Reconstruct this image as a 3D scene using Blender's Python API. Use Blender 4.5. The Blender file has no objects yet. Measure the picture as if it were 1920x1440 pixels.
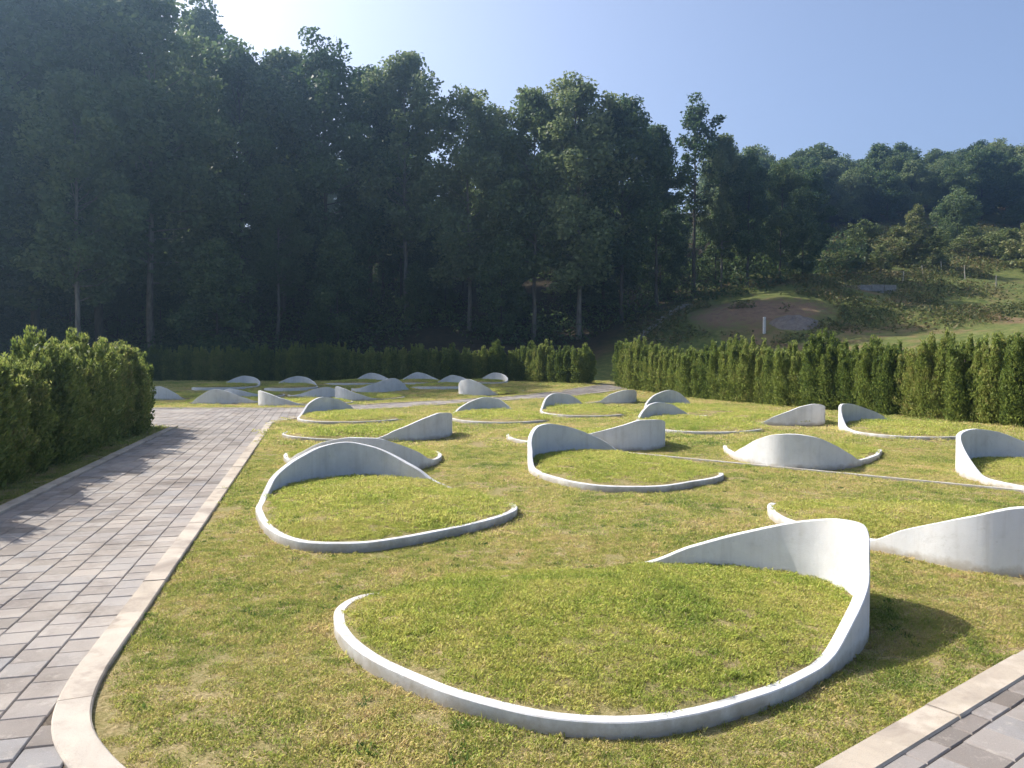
import bpy, math, random
import numpy as np
from mathutils import Vector, Matrix
R = math.radians
sc = bpy.context.scene
COL = sc.collection

# ------------------------------------------------------------------ camera, sky, sun, exposure
cam_d = bpy.data.cameras.new('camera'); cam = bpy.data.objects.new('camera', cam_d); COL.objects.link(cam)
cam_d.sensor_fit = 'HORIZONTAL'; cam_d.sensor_width = 36.0; cam_d.lens = 27.0
cam_d.clip_start = 0.05; cam_d.clip_end = 3000
cam.location = (0, 0, 1.6); cam.rotation_euler = (R(90 - 1.909), 0, 0)
sc.camera = cam

SUN_EL, SUN_AZ = 42.0, -60.0          # azimuth from +Y towards +X
sun_dir = Vector((math.sin(R(SUN_AZ)) * math.cos(R(SUN_EL)), math.cos(R(SUN_AZ)) * math.cos(R(SUN_EL)), math.sin(R(SUN_EL))))
world = bpy.data.worlds.new('World'); sc.world = world; world.use_nodes = True
wn = world.node_tree; wn.nodes.clear()
sky = wn.nodes.new('ShaderNodeTexSky'); sky.sky_type = 'NISHITA'; sky.sun_disc = False
sky.sun_elevation = R(SUN_EL); sky.sun_rotation = R(SUN_AZ)
sky.altitude = 100; sky.air_density = 0.6; sky.dust_density = 3.2; sky.ozone_density = 0.2
bg = wn.nodes.new('ShaderNodeBackground'); bg.inputs[1].default_value = 0.12
wo = wn.nodes.new('ShaderNodeOutputWorld')
wn.links.new(sky.outputs[0], bg.inputs[0]); wn.links.new(bg.outputs[0], wo.inputs[0])
sun_d = bpy.data.lights.new('sun', 'SUN'); sun_d.energy = 3.15; sun_d.angle = R(0.53); sun_d.color = (1.0, 0.93, 0.83)
sun = bpy.data.objects.new('sun', sun_d); COL.objects.link(sun)
sun.rotation_euler = sun_dir.to_track_quat('Z', 'Y').to_euler(); sun.location = (-40, 30, 60)
sc.view_settings.view_transform = 'Standard'; sc.view_settings.look = 'None'
sc.view_settings.exposure = 1.2; sc.view_settings.gamma = 1.0; sc.view_settings.use_curve_mapping = False
sc.cycles.max_bounces = 6; sc.cycles.volume_bounces = 0; sc.cycles.transparent_max_bounces = 8
sc.cycles.use_denoising = True; sc.cycles.use_adaptive_sampling = True; sc.cycles.adaptive_threshold = 0.02

# ------------------------------------------------------------------ helpers
def smooth(e0, e1, v):
    t = np.clip((v - e0) / (e1 - e0), 0, 1); return t * t * (3 - 2 * t)

def mesh_obj(name, verts, faces, mat=None, parent=None, smooth_shade=False, link=True):
    me = bpy.data.meshes.new(name); me.from_pydata([tuple(v) for v in verts], [], [tuple(f) for f in faces]); me.update()
    if smooth_shade: me.polygons.foreach_set('use_smooth', [True] * len(me.polygons))
    if mat: me.materials.append(mat)
    o = bpy.data.objects.new(name, me)
    if link: COL.objects.link(o)
    if parent: o.parent = parent
    return o

def quads_mesh(name, V, nper, mat, smooth_shade=False):
    """V: (n*nper,3) array, every nper verts one polygon."""
    V = np.asarray(V, dtype=np.float32).reshape(-1, 3); n = len(V) // nper
    me = bpy.data.meshes.new(name)
    me.vertices.add(len(V)); me.vertices.foreach_set('co', V.ravel())
    me.loops.add(len(V)); me.loops.foreach_set('vertex_index', np.arange(len(V), dtype=np.int32))
    me.polygons.add(n); me.polygons.foreach_set('loop_start', np.arange(n, dtype=np.int32) * nper)
    me.update(calc_edges=True); me.validate()
    if mat: me.materials.append(mat)
    return me

def tag(o, label=None, cat=None, group=None, kind=None):
    if label: o['label'] = label
    if cat: o['category'] = cat
    if group: o['group'] = group
    if kind: o['kind'] = kind
    return o

def empty(name, loc=(0, 0, 0), rz=0.0):
    o = bpy.data.objects.new(name, None); COL.objects.link(o); o.location = loc; o.rotation_euler = (0, 0, rz)
    o.empty_display_size = 0.3
    return o

class NT:
    def __init__(self, name):
        self.m = bpy.data.materials.new(name); self.m.use_nodes = True
        self.t = self.m.node_tree; self.t.nodes.clear()
    def n(self, typ, **kw):
        nd = self.t.nodes.new(typ)
        for k, v in kw.items():
            if k.startswith('i_'):
                key = k[2:]; key = int(key) if key.isdigit() else key.replace('_', ' ')
                nd.inputs[key].default_value = v
            else: setattr(nd, k, v)
        return nd
    def l(self, a, b): self.t.links.new(a, b)
    def noise(self, scale, detail=4, rough=0.6, vec=None, dist=0.0):
        nd = self.n('ShaderNodeTexNoise'); nd.inputs['Scale'].default_value = scale; nd.inputs['Detail'].default_value = detail
        nd.inputs['Roughness'].default_value = rough; nd.inputs['Distortion'].default_value = dist
        if vec is not None: self.l(vec, nd.inputs['Vector'])
        return nd.outputs['Fac']
    def ramp(self, fac, stops, interp='LINEAR'):
        nd = self.n('ShaderNodeValToRGB'); cr = nd.color_ramp; cr.interpolation = interp
        while len(cr.elements) < len(stops): cr.elements.new(0.5)
        for e, (p, c) in zip(cr.elements, stops):
            e.position = p; e.color = (c if len(c) == 4 else (*c, 1)) if hasattr(c, '__len__') else (c, c, c, 1)
        self.l(fac, nd.inputs[0]); return nd.outputs[0]
    def mix(self, a, b, fac, mode='MIX'):
        nd = self.n('ShaderNodeMix', data_type='RGBA', blend_type=mode)
        for s, v in ((nd.inputs[0], fac), (nd.inputs[6], a), (nd.inputs[7], b)):
            if hasattr(v, 'is_output'): self.l(v, s)
            elif hasattr(v, '__len__'): s.default_value = (*v, 1) if len(v) == 3 else v
            else: s.default_value = v
        return nd.outputs[2]
    def math(self, op, a, b=0.0, clamp=False):
        nd = self.n('ShaderNodeMath', operation=op, use_clamp=clamp)
        for s, v in zip(nd.inputs, (a, b)):
            if hasattr(v, 'is_output'): self.l(v, s)
            else: s.default_value = v
        return nd.outputs[0]
    def bump(self, h, strength, dist):
        nd = self.n('ShaderNodeBump'); nd.inputs['Strength'].default_value = strength; nd.inputs['Distance'].default_value = dist
        self.l(h, nd.inputs['Height']); return nd.outputs[0]
    def pos(self): return self.n('ShaderNodeNewGeometry').outputs['Position']
    def out(self, shader): o = self.n('ShaderNodeOutputMaterial'); self.l(shader, o.inputs[0]); return self.m
    def principled(self, col, rough=0.8, normal=None, spec=0.3):
        p = self.n('ShaderNodeBsdfPrincipled')
        if hasattr(col, 'is_output'): self.l(col, p.inputs['Base Color'])
        else: p.inputs['Base Color'].default_value = (*col, 1)
        if hasattr(rough, 'is_output'): self.l(rough, p.inputs['Roughness'])
        else: p.inputs['Roughness'].default_value = rough
        p.inputs['Specular IOR Level'].default_value = spec
        if normal is not None: self.l(normal, p.inputs['Normal'])
        return p.outputs[0]

# ------------------------------------------------------------------ materials
def mat_concrete(name='white_concrete', base=(0.65, 0.65, 0.645)):
    k = NT(name); p = k.pos()
    n1 = k.noise(1.7, 6, 0.65, p); n2 = k.noise(30, 5, 0.65, p)
    mp = k.n('ShaderNodeMapping'); k.l(p, mp.inputs[0]); mp.inputs['Scale'].default_value = (11, 11, 0.6)
    st = k.noise(1.0, 5, 0.7, mp.outputs[0])
    c = k.ramp(n1, [(0.28, tuple(b * 0.80 for b in base)), (0.5, base), (0.7, tuple(min(b * 1.08, .8) for b in base))])
    c = k.mix(c, (0.40, 0.375, 0.33), k.ramp(st, [(0.50, 0.0), (0.74, 0.36)]))            # rain streaks
    c = k.mix(c, (0.36, 0.34, 0.30), k.ramp(n2, [(0.60, 0.0), (0.76, 0.45)]))            # pores and specks
    c = k.mix(c, (0.42, 0.41, 0.36), k.ramp(k.noise(5.5, 5, 0.7, p, 0.8), [(0.54, 0.0), (0.74, 0.28)]))
    sep = k.n('ShaderNodeSeparateXYZ'); k.l(p, sep.inputs[0])
    soil = k.math('MULTIPLY', k.ramp(k.math('ADD', sep.outputs[2], k.math('MULTIPLY', k.math('SUBTRACT', k.noise(6, 5, 0.7, p), 0.5), 0.16)), [(0.0, 0.9), (0.06, 0.0)]), 0.75)
    c = k.mix(c, (0.30, 0.25, 0.17), soil)          # soil splashed on the foot of the wall
    return k.out(k.principled(c, 0.85, k.bump(k.math('ADD', k.noise(120, 4, 0.7, p), k.math('MULTIPLY', k.noise(9, 3, 0.6, p), 2.0)), 0.3, 0.004), 0.2))

def paver_color(k, rnd):
    p = k.pos()
    tone = k.ramp(rnd, [(0.0, (0.16, 0.142, 0.125)), (0.2, (0.23, 0.203, 0.182)), (0.4, (0.29, 0.262, 0.24)), (0.55, (0.25, 0.243, 0.24)), (0.72, (0.32, 0.28, 0.245)), (0.88, (0.26, 0.243, 0.23)), (1.0, (0.35, 0.315, 0.28))])
    big = k.noise(0.55, 4, 0.6, p)
    c = k.mix(tone, (0.46, 0.415, 0.36), k.ramp(big, [(0.44, 0.0), (0.66, 0.65)]))        # trodden sand film
    c = k.mix(c, (0.13, 0.105, 0.085), k.ramp(k.noise(1.3, 5, 0.7, p, 0.5), [(0.48, 0.0), (0.70, 0.65)]))
    c = k.mix(c, (0.47, 0.43, 0.375), k.ramp(k.noise(9.0, 5, 0.75, p), [(0.55, 0.0), (0.72, 0.55)]))
    g = k.noise(220, 3, 0.7, p)
    c = k.mix(c, (0.10, 0.085, 0.075), k.ramp(g, [(0.56, 0.0), (0.72, 0.55)]))
    c = k.mix(c, (0.58, 0.52, 0.46), k.ramp(k.noise(160, 3, 0.7, p), [(0.60, 0.0), (0.75, 0.5)]))
    return c, k.bump(g, 0.5, 0.004)
def mat_paver(name, island):
    k = NT(name)
    rnd = k.n('ShaderNodeNewGeometry').outputs['Random Per Island'] if island else k.n('ShaderNodeObjectInfo').outputs['Random']
    c, b = paver_color(k, rnd)
    return k.out(k.principled(c, 0.85, b, 0.25))
def mat_kerb():
    k = NT('granite_kerb'); p = k.pos(); g = k.noise(190, 3, 0.7, p)
    rnd = k.n('ShaderNodeObjectInfo').outputs['Random']
    c = k.ramp(rnd, [(0.0, (0.43, 0.37, 0.29)), (0.5, (0.50, 0.43, 0.345)), (1.0, (0.47, 0.42, 0.355))])
    c = k.mix(c, (0.25, 0.21, 0.175), k.ramp(k.noise(2.2, 5, 0.65, p, 0.6), [(0.42, 0.0), (0.52, 0.25), (0.66, 0.85)]))   # damp, earthy stains
    c = k.mix(c, (0.55, 0.48, 0.39), k.ramp(k.noise(3.7, 4, 0.6, p), [(0.52, 0.0), (0.66, 0.7)]))
    c = k.mix(c, (0.24, 0.21, 0.19), k.ramp(g, [(0.54, 0.0), (0.70, 0.6)]))
    return k.out(k.principled(c, 0.8, k.bump(g, 0.4, 0.003), 0.3))
def mat_bedding():
    k = NT('joint_sand'); p = k.pos()
    return k.out(k.principled(k.ramp(k.noise(60, 4, 0.7, p), [(0.3, (0.06, 0.05, 0.042)), (0.75, (0.19, 0.16, 0.125))]), 0.95, None, 0.1))
def mat_soil(name='lawn_soil'):
    k = NT(name); p = k.pos()
    a = k.noise(1.1, 6, 0.65, p); b = k.noise(42, 5, 0.75, p); d = k.noise(7, 5, 0.7, p)
    c = k.ramp(b, [(0.28, (0.10, 0.08, 0.035)), (0.48, (0.30, 0.235, 0.115)), (0.72, (0.55, 0.43, 0.25))])
    c = k.mix(c, (0.16, 0.18, 0.04), k.ramp(k.math('ADD', k.math('MULTIPLY', a, 0.5), k.math('MULTIPLY', d, 0.5)), [(0.36, 0.7), (0.58, 0.05)]))
    sep = k.n('ShaderNodeSeparateXYZ'); k.l(p, sep.inputs[0])
    return k.out(k.principled(c, 0.95, k.bump(b, 0.8, 0.02), 0.1))
def mat_ground():
    """lawn soil near by; beyond the hedges rough meadow, leaf litter and bare earth."""
    k = NT('ground_cover'); p = k.pos()
    sep = k.n('ShaderNodeSeparateXYZ'); k.l(p, sep.inputs[0])
    b = k.noise(42, 5, 0.75, p); a = k.noise(1.1, 6, 0.65, p); d = k.noise(7, 5, 0.7, p)
    c = k.ramp(b, [(0.28, (0.10, 0.08, 0.035)), (0.48, (0.30, 0.235, 0.115)), (0.72, (0.55, 0.43, 0.25))])
    c = k.mix(c, (0.16, 0.18, 0.04), k.ramp(k.math('ADD', k.math('MULTIPLY', a, 0.5), k.math('MULTIPLY', d, 0.5)), [(0.36, 0.7), (0.58, 0.05)]))
    m = k.noise(0.16, 6, 0.65, p, 0.8); f = k.noise(2.2, 6, 0.7, p)
    mead = k.ramp(f, [(0.3, (0.055, 0.085, 0.022)), (0.55, (0.13, 0.15, 0.045)), (0.8, (0.24, 0.20, 0.10))])
    mead = k.mix(mead, (0.22, 0.14, 0.085), k.ramp(m, [(0.52, 0.0), (0.64, 0.85)]))
    far = k.math('ADD', k.ramp(k.math('DIVIDE', sep.outputs[1], 100.0), [(0.425, 0.0), (0.44, 1.0)]),
                 k.ramp(k.math('DIVIDE', k.math('ADD', k.math('MULTIPLY', k.math('SUBTRACT', sep.outputs[0], 5.8), 0.943), k.math('MULTIPLY', k.math('SUBTRACT', sep.outputs[1], 36.6), 0.333)), 100.0), [(0.012, 0.0), (0.02, 1.0)]), True)
    c = k.mix(c, mead, far)
    ex = k.math('DIVIDE', k.math('SUBTRACT', sep.outputs[0], 17.0), 6.0); ey = k.math('DIVIDE', k.math('SUBTRACT', sep.outputs[1], 52.6), 4.6)
    er = k.math('ADD', k.math('ADD', k.math('MULTIPLY', ex, ex), k.math('MULTIPLY', ey, ey)), k.math('MULTIPLY', k.math('ADD', m, k.math('MULTIPLY', f, 1.4)), 1.2))
    c = k.mix(c, k.ramp(f, [(0.3, (0.15, 0.10, 0.066)), (0.6, (0.26, 0.178, 0.115)), (0.8, (0.34, 0.245, 0.165))]), k.ramp(k.math('MULTIPLY', er, 0.5), [(0.80, 1.0), (1.0, 0.0)]))    # bare cut earth
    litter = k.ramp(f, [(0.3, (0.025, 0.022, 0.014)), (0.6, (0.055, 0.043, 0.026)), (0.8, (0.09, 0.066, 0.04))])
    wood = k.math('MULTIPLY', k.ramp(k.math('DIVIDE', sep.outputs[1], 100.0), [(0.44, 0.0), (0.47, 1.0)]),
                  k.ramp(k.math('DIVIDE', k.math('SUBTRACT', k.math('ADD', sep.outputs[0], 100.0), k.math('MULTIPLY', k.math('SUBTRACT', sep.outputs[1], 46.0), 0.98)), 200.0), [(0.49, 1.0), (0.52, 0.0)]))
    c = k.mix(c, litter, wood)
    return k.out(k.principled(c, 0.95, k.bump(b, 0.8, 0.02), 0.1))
def mat_grass(name, stops, straw):
    k = NT(name); g = k.n('ShaderNodeNewGeometry'); p = g.outputs['Position']; r = g.outputs['Random Per Island']
    n0 = k.noise(0.45, 4, 0.6, p, 0.5); n1 = k.noise(1.7, 5, 0.65, p, 0.6); n2 = k.noise(7.0, 5, 0.7, p)
    t = k.math('ADD', k.math('ADD', k.math('MULTIPLY', n0, 0.55), k.math('MULTIPLY', n1, 0.75)), k.math('ADD', k.math('MULTIPLY', n2, 0.55), k.math('MULTIPLY', r, 0.22)))
    t = k.math('SUBTRACT', t, 0.535)
    c = k.ramp(t, stops)
    c = k.mix(c, (0.66, 0.54, 0.33), k.ramp(r, [(straw, 0.0), (straw + .04, 0.8)]))
    d = k.principled(c, 0.6, None, 0.25)
    tr = k.n('ShaderNodeBsdfTranslucent'); k.l(c, tr.inputs[0])
    mx = k.n('ShaderNodeMixShader'); mx.inputs[0].default_value = 0.45; k.l(d, mx.inputs[1]); k.l(tr.outputs[0], mx.inputs[2])
    return k.out(mx.outputs[0])
def mat_leaf(name, stops, trans=0.35, scale=0.5):
    k = NT(name); g = k.n('ShaderNodeNewGeometry'); p = g.outputs['Position']; r = g.outputs['Random Per Island']
    obj = k.n('ShaderNodeObjectInfo').outputs['Random']
    t = k.math('ADD', k.math('ADD', k.math('MULTIPLY', k.noise(scale, 4, 0.6, p), 0.5), k.math('MULTIPLY', r, 0.25)), k.math('MULTIPLY', obj, 0.25))
    c = k.ramp(t, stops)
    d = k.principled(c, 0.55, None, 0.25)
    tr = k.n('ShaderNodeBsdfTranslucent'); k.l(c, tr.inputs[0])
    mx = k.n('ShaderNodeMixShader'); mx.inputs[0].default_value = trans; k.l(d, mx.inputs[1]); k.l(tr.outputs[0], mx.inputs[2])
    return k.out(mx.outputs[0])
def mat_bark(name, c0, c1):
    k = NT(name); p = k.pos()
    mp = k.n('ShaderNodeMapping'); k.l(p, mp.inputs[0]); mp.inputs['Scale'].default_value = (9, 9, 2)
    n = k.noise(1.0, 5, 0.7, mp.outputs[0])
    return k.out(k.principled(k.ramp(n, [(0.3, c0), (0.7, c1)]), 0.9, k.bump(n, 0.6, 0.03), 0.15))
def mat_plain(name, c0, c1, scale=5.0, rough=0.85):
    k = NT(name); p = k.pos(); n = k.noise(scale, 6, 0.7, p)
    return k.out(k.principled(k.ramp(n, [(0.3, c0), (0.7, c1)]), rough, k.bump(n, 0.5, 0.03), 0.2))

M_conc = mat_concrete(); M_pav1 = mat_paver('paver_block', False); M_pav2 = mat_paver('paver_field', True)
M_kerb = mat_kerb(); M_bed = mat_bedding(); M_soil = mat_soil(); M_ground = mat_ground(); M_grass = mat_grass('grass_blade', [(0.20, (0.16, 0.27, 0.070)), (0.36, (0.33, 0.42, 0.095)), (0.48, (0.56, 0.57, 0.155)), (0.60, (0.72, 0.62, 0.28)), (0.76, (0.77, 0.56, 0.35))], 0.80)
M_fresh = mat_grass('mound_grass', [(0.20, (0.25, 0.36, 0.075)), (0.38, (0.43, 0.51, 0.11)), (0.54, (0.61, 0.62, 0.165)), (0.70, (0.69, 0.62, 0.25)), (0.83, (0.73, 0.55, 0.31))], 0.90)
M_oak = mat_leaf('forest_leaf', [(0.3, (0.042, 0.080, 0.028)), (0.5, (0.080, 0.132, 0.046)), (0.7, (0.145, 0.195, 0.072))], 0.45, 0.25)
M_pale = mat_leaf('pale_leaf', [(0.3, (0.09, 0.145, 0.056)), (0.5, (0.155, 0.21, 0.085)), (0.7, (0.23, 0.275, 0.125))], 0.45, 0.25)
M_thuja = mat_leaf('arborvitae_leaf', [(0.26, (0.085, 0.135, 0.032)), (0.48, (0.20, 0.26, 0.058)), (0.66, (0.32, 0.36, 0.095)), (0.8, (0.42, 0.35, 0.14))], 0.48, 2.5)
M_shrub = mat_leaf('field_shrub_leaf', [(0.3, (0.08, 0.12, 0.035)), (0.5, (0.16, 0.20, 0.06)), (0.7, (0.27, 0.26, 0.11))], 0.35, 1.2)
M_bark = mat_bark('bark', (0.04, 0.035, 0.03), (0.11, 0.095, 0.08))
M_palebark = mat_bark('pale_bark', (0.10, 0.09, 0.078), (0.26, 0.24, 0.21))

# ------------------------------------------------------------------ terrain
rs = np.random.RandomState(7)
def hedge_dist(x, y): return (x - 5.8) * 0.943 + (y - 36.6) * 0.333
def bumpy(x, y, s): return np.sin(x * 0.21 * s + 1.3) * np.cos(y * 0.17 * s + 0.4) + 0.5 * np.sin(x * 0.47 * s + y * 0.39 * s)
def terrain(x, y):
    x = np.asarray(x, float); y = np.asarray(y, float)
    z = -0.02 + 0.35 * smooth(31, 40, y)
    d1 = np.maximum(0, y - 44.5); d2 = np.maximum(0, hedge_dist(x, y) - 2.0)
    d1 = np.where(d1 > 58, 58 + 40 * (1 - np.exp(-np.maximum(d1 - 58, 0) / 80)), d1)
    z = z + 0.31 * d1 * (d1 / (d1 + 3.0 + 1e-9)) + 0.15 * np.minimum(d2, 22) * smooth(0, 6, d2) + 0.05 * np.clip(x - 40, 0, 80) * smooth(70, 100, y)
    z = z + 0.45 * bumpy(x, y, 1.0) * smooth(2, 12, np.maximum(d1, d2 * 0.8))
    z = z + 0.30 * np.exp(-(((x - 17) / 5.0) ** 4 + ((y - 54) / 3.0) ** 4))      # heap of bare earth behind the hedge
    return z
xs = np.concatenate([np.linspace(-420, -90, 12), np.linspace(-84, 100, 116), np.linspace(110, 420, 12)])
ys = np.concatenate([np.linspace(-160, -12, 8), np.linspace(-8, 160, 120), np.linspace(170, 620, 16)])
X, Y = np.meshgrid(xs, ys); Z = terrain(X, Y)
nx, ny = len(xs), len(ys)
gv = np.stack([X.ravel(), Y.ravel(), Z.ravel()], 1)
gf = [(j * nx + i, j * nx + i + 1, (j + 1) * nx + i + 1, (j + 1) * nx + i) for j in range(ny - 1) for i in range(nx - 1)]
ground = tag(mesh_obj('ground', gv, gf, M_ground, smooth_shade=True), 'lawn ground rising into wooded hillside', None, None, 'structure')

# ------------------------------------------------------------------ paths and kerbs
D = np.array([-0.247, 0.969]); Ecr = np.array([-0.969, -0.247]); K0 = np.array([-2.24, 3.87])
PW = 1.93                                              # paved width between the kerbs
def P(s, a): q = K0 + D * s + Ecr * a; return (q[0], q[1])
D2 = np.array([0.80, 0.60]); N2 = np.array([0.60, -0.80]); Q0 = np.array([1.51, 3.00])   # second path, near the viewer
corner = [(-2.24, 3.87), (-2.13, 3.55), (-2.0, 3.28), (-1.83, 3.05), (-1.55, 2.78), (-1.15, 2.5), (-0.6, 2.25), (0.0, 2.17), (0.6, 2.36), (1.0, 2.62)]
bed_poly = [P(-9, PW), P(15.2, PW), P(15.2, 6.0), (-14.5, 22.9), (-14.5, 24.4), (-6.8, 24.75), (-2.2, 29.4), (0.9, 33.0), (4.2, 37.4), (5.9, 45.2), (7.6, 44.6), (5.7, 36.2), (2.3, 32.2), (-1.4, 28.2), (-4.5, 24.15), (-5.9, 20.6), P(15.6, 0)] + corner + [tuple(Q0 + D2 * 6), tuple(Q0 + D2 * 6 + N2 * 4.0), (0, -6)]
def inside(poly, x, y):
    x = np.asarray(x); y = np.asarray(y); r = np.zeros(x.shape, bool); n = len(poly); j = n - 1
    for i in range(n):
        xi, yi = poly[i]; xj, yj = poly[j]
        c = ((yi > y) != (yj > y)) & (x < (xj - xi) * (y - yi) / ((yj - yi) if yj != yi else 1e-9) + xi)
        r ^= c; j = i
    return r
def pz(x, y): return float(terrain(x, y)) + 0.02
import bmesh
bm = bmesh.new(); vs = [bm.verts.new((x, y, pz(x, y) - (0.011 if y < 26 else 0.10))) for x, y in bed_poly]
es = [bm.edges.new((vs[i], vs[(i + 1) % len(vs)])) for i in range(len(vs))]
bmesh.ops.triangle_fill(bm, edges=es, use_beauty=True)
for f in bm.faces:
    if f.normal.z < 0: f.normal_flip()
me = bpy.data.meshes.new('path'); bm.to_mesh(me); bm.free(); me.materials.append(M_bed)
path = bpy.data.objects.new('path', me); COL.objects.link(path); tag(path, 'grey paved footpath round the lawn', None, None, 'structure')

def block(l, w, ch=0.006, top=0.0, bot=-0.035):
    a, b = l / 2, w / 2
    v = [(-a, -b, bot), (a, -b, bot), (a, b, bot), (-a, b, bot), (-a, -b, top - ch), (a, -b, top - ch), (a, b, top - ch), (-a, b, top - ch),
         (-a + ch, -b + ch, top), (a - ch, -b + ch, top), (a - ch, b - ch, top), (-a + ch, b - ch, top)]
    f = [(0, 1, 5, 4), (1, 2, 6, 5), (2, 3, 7, 6), (3, 0, 4, 7), (4, 5, 9, 8), (5, 6, 10, 9), (6, 7, 11, 10), (7, 4, 8, 11), (8, 9, 10, 11)]
    return v, f
PS = 0.2
cells = []                                             # (x, y, angle, length, width)
angD = math.atan2(D[1], D[0]); angD2 = math.atan2(D2[1], D2[0])
grid2 = []
for i in range(-12, 34):                               # second path: border course, then full courses
    for j in range(0, 16):
        w = 0.1 if j == 0 else PS; a = 0.05 if j == 0 else 0.1 + (j - 0.5) * PS
        q = Q0 + D2 * (i * PS + (0.1 if j % 2 else 0.0)) + N2 * (a - 0.006)
        grid2.append((q[0], q[1], angD2, PS, w))
corner_arr = corner
for i in range(-26, 175):
    for j in range(-76, 60):
        q = K0 + D * (i * PS + (PS / 2 if j % 2 else 0.0)) + Ecr * ((j + 0.5) * PS - 0.035)
        cells.append((q[0], q[1], angD, PS, PS))
cx = np.array([c[0] for c in cells]); cy = np.array([c[1] for c in cells])
seen = (cy > 2.2) & (np.abs(cx) < cy * 0.80 + 2.0)
side2 = (cx - Q0[0]) * N2[0] + (cy - Q0[1]) * N2[1]
ok = (inside(bed_poly, cx, cy) | inside(bed_poly, cx + .06, cy) | inside(bed_poly, cx - .06, cy) | inside(bed_poly, cx, cy + .06) | inside(bed_poly, cx, cy - .06)) & seen & ~((cx > 0.2) & (cy < 8))
cells = [c for c, k in zip(cells, ok) if k]
gx = np.array([c[0] for c in grid2]); gy = np.array([c[1] for c in grid2])
ok = (gx > 0.25) & (gy > 1.7) & (gx < gy * 0.8 + 1.6)
cells += [c for c, k in zip(grid2, ok) if k]
def key(c):
    infr = 0 if (abs(c[0]) < c[1] * 0.667 + 0.05 and c[1] > 2.95) else 100
    return infr + c[1]
cells.sort(key=key)
rp = random.Random(3)
v0, f0 = block(PS - 0.004, PS - 0.004); pm = bpy.data.meshes.new('paver'); pm.from_pydata(v0, [], f0); pm.materials.append(M_pav1)
v1, f1 = block(PS - 0.004, 0.1 - 0.004); pmh = bpy.data.meshes.new('paver_half'); pmh.from_pydata(v1, [], f1); pmh.materials.append(M_pav1)
for c in cells[:300]:
    o = bpy.data.objects.new('paver', pm if c[4] > 0.15 else pmh); COL.objects.link(o); o.parent = path
    o.location = (c[0], c[1], pz(c[0], c[1]) + rp.uniform(-0.0022, 0.0022)); o.rotation_euler = (rp.gauss(0, 0.006), rp.gauss(0, 0.006), c[2] + rp.gauss(0, 0.006))
PV, PF = [], []
for c in cells[300:]:
    v, f = block(c[3] - 0.004, c[4] - 0.004); ca, sa = math.cos(c[2] + rp.gauss(0, .006)), math.sin(c[2]); b = len(PV)
    z = pz(c[0], c[1]) + rp.uniform(-0.0022, 0.0022); tx, ty = rp.gauss(0, 0.006), rp.gauss(0, 0.006)
    PV += [(c[0] + x * ca - y * sa, c[1] + x * sa + y * ca, z + q + x * tx + y * ty) for x, y, q in v]; PF += [tuple(b + i for i in q) for q in f]
o = mesh_obj('paving', PV, PF, M_pav2, path); o['kind'] = 'stuff'

def offset_line(pts, off):
    pts = np.array(pts, float); t = np.gradient(pts, axis=0); t /= np.linalg.norm(t, axis=1)[:, None]
    return pts + np.stack([-t[:, 1], t[:, 0]], 1) * off
def resample(pts, step):
    pts = np.array(pts, float); seg = np.linalg.norm(np.diff(pts, axis=0), axis=1); s = np.concatenate([[0], np.cumsum(seg)])
    n = max(2, int(round(s[-1] / step)) + 1); u = np.linspace(0, s[-1], n)
    return np.stack([np.interp(u, s, pts[:, 0]), np.interp(u, s, pts[:, 1])], 1)
def catmull(pts, n=10):
    pts = [np.array(p, float) for p in pts]; o = []
    ext = [2 * pts[0] - pts[1]] + pts + [2 * pts[-1] - pts[-2]]
    for i in range(1, len(ext) - 2):
        for q in range(n):
            t = q / n; a, b, c, d = ext[i - 1:i + 3]
            o.append(0.5 * ((2 * b) + (c - a) * t + (2 * a - 5 * b + 4 * c - d) * t * t + (3 * b - a - 3 * c + d) * t ** 3))
    o.append(pts[-1]); return np.array(o)
def kerb_line(name, pts, width, side, stone=1.0, height=0.022, label=None):
    """pts is the path-side edge; the kerb lies on `side` (+1 = to the left of the walking direction)."""
    root = empty(name); tag(root, label or 'pale granite kerb along the path', None, None, 'structure')
    line = resample(pts, 0.1); per = max(2, int(stone / 0.1)); i = 0
    out = offset_line(line, side * width)
    while i < len(line) - 1:
        j = min(i + per, len(line) - 1); A = line[i:j + 1].copy(); B = out[i:j + 1].copy()
        da = A[1] - A[0]; da /= np.linalg.norm(da); db = A[-1] - A[-2]; db /= np.linalg.norm(db)
        A[0] += da * 0.0045; B[0] += da * 0.0045; A[-1] -= db * 0.0045; B[-1] -= db * 0.0045
        h = height + rp.uniform(-0.003, 0.003); ch = 0.008; V, Fc = [], []
        for k in range(len(A)):
            a, b = A[k], B[k]; u = (b - a) / np.linalg.norm(b - a); z = pz(*a)
            for q, zz in ((a, -0.09), (a, h - ch), (a + u * ch, h), (b - u * ch, h), (b, h - ch), (b, -0.09)): V.append((q[0], q[1], z + zz))
        for k in range(len(A) - 1):
            for m in range(5):
                q = (k * 6 + m, k * 6 + m + 1, (k + 1) * 6 + m + 1, (k + 1) * 6 + m); Fc.append(q if side < 0 else q[::-1])
        e0 = tuple(range(6)); e1 = tuple((len(A) - 1) * 6 + m for m in range(6))
        Fc += [e0[::-1], e1]
        o = mesh_obj('kerb_stone', V, Fc, M_kerb, root); i = j
    return root
near_corner = catmull(corner, 8)
kerb_r = [P(15.6, 0.0), P(8, 0)] + [tuple(p) for p in near_corner] + [tuple(Q0), tuple(Q0 + D2 * 5)]
kerb_line('kerb', kerb_r, 0.155, 1, 1.0, 0.010, 'pale granite kerb round the near corner of the lawn')
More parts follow.
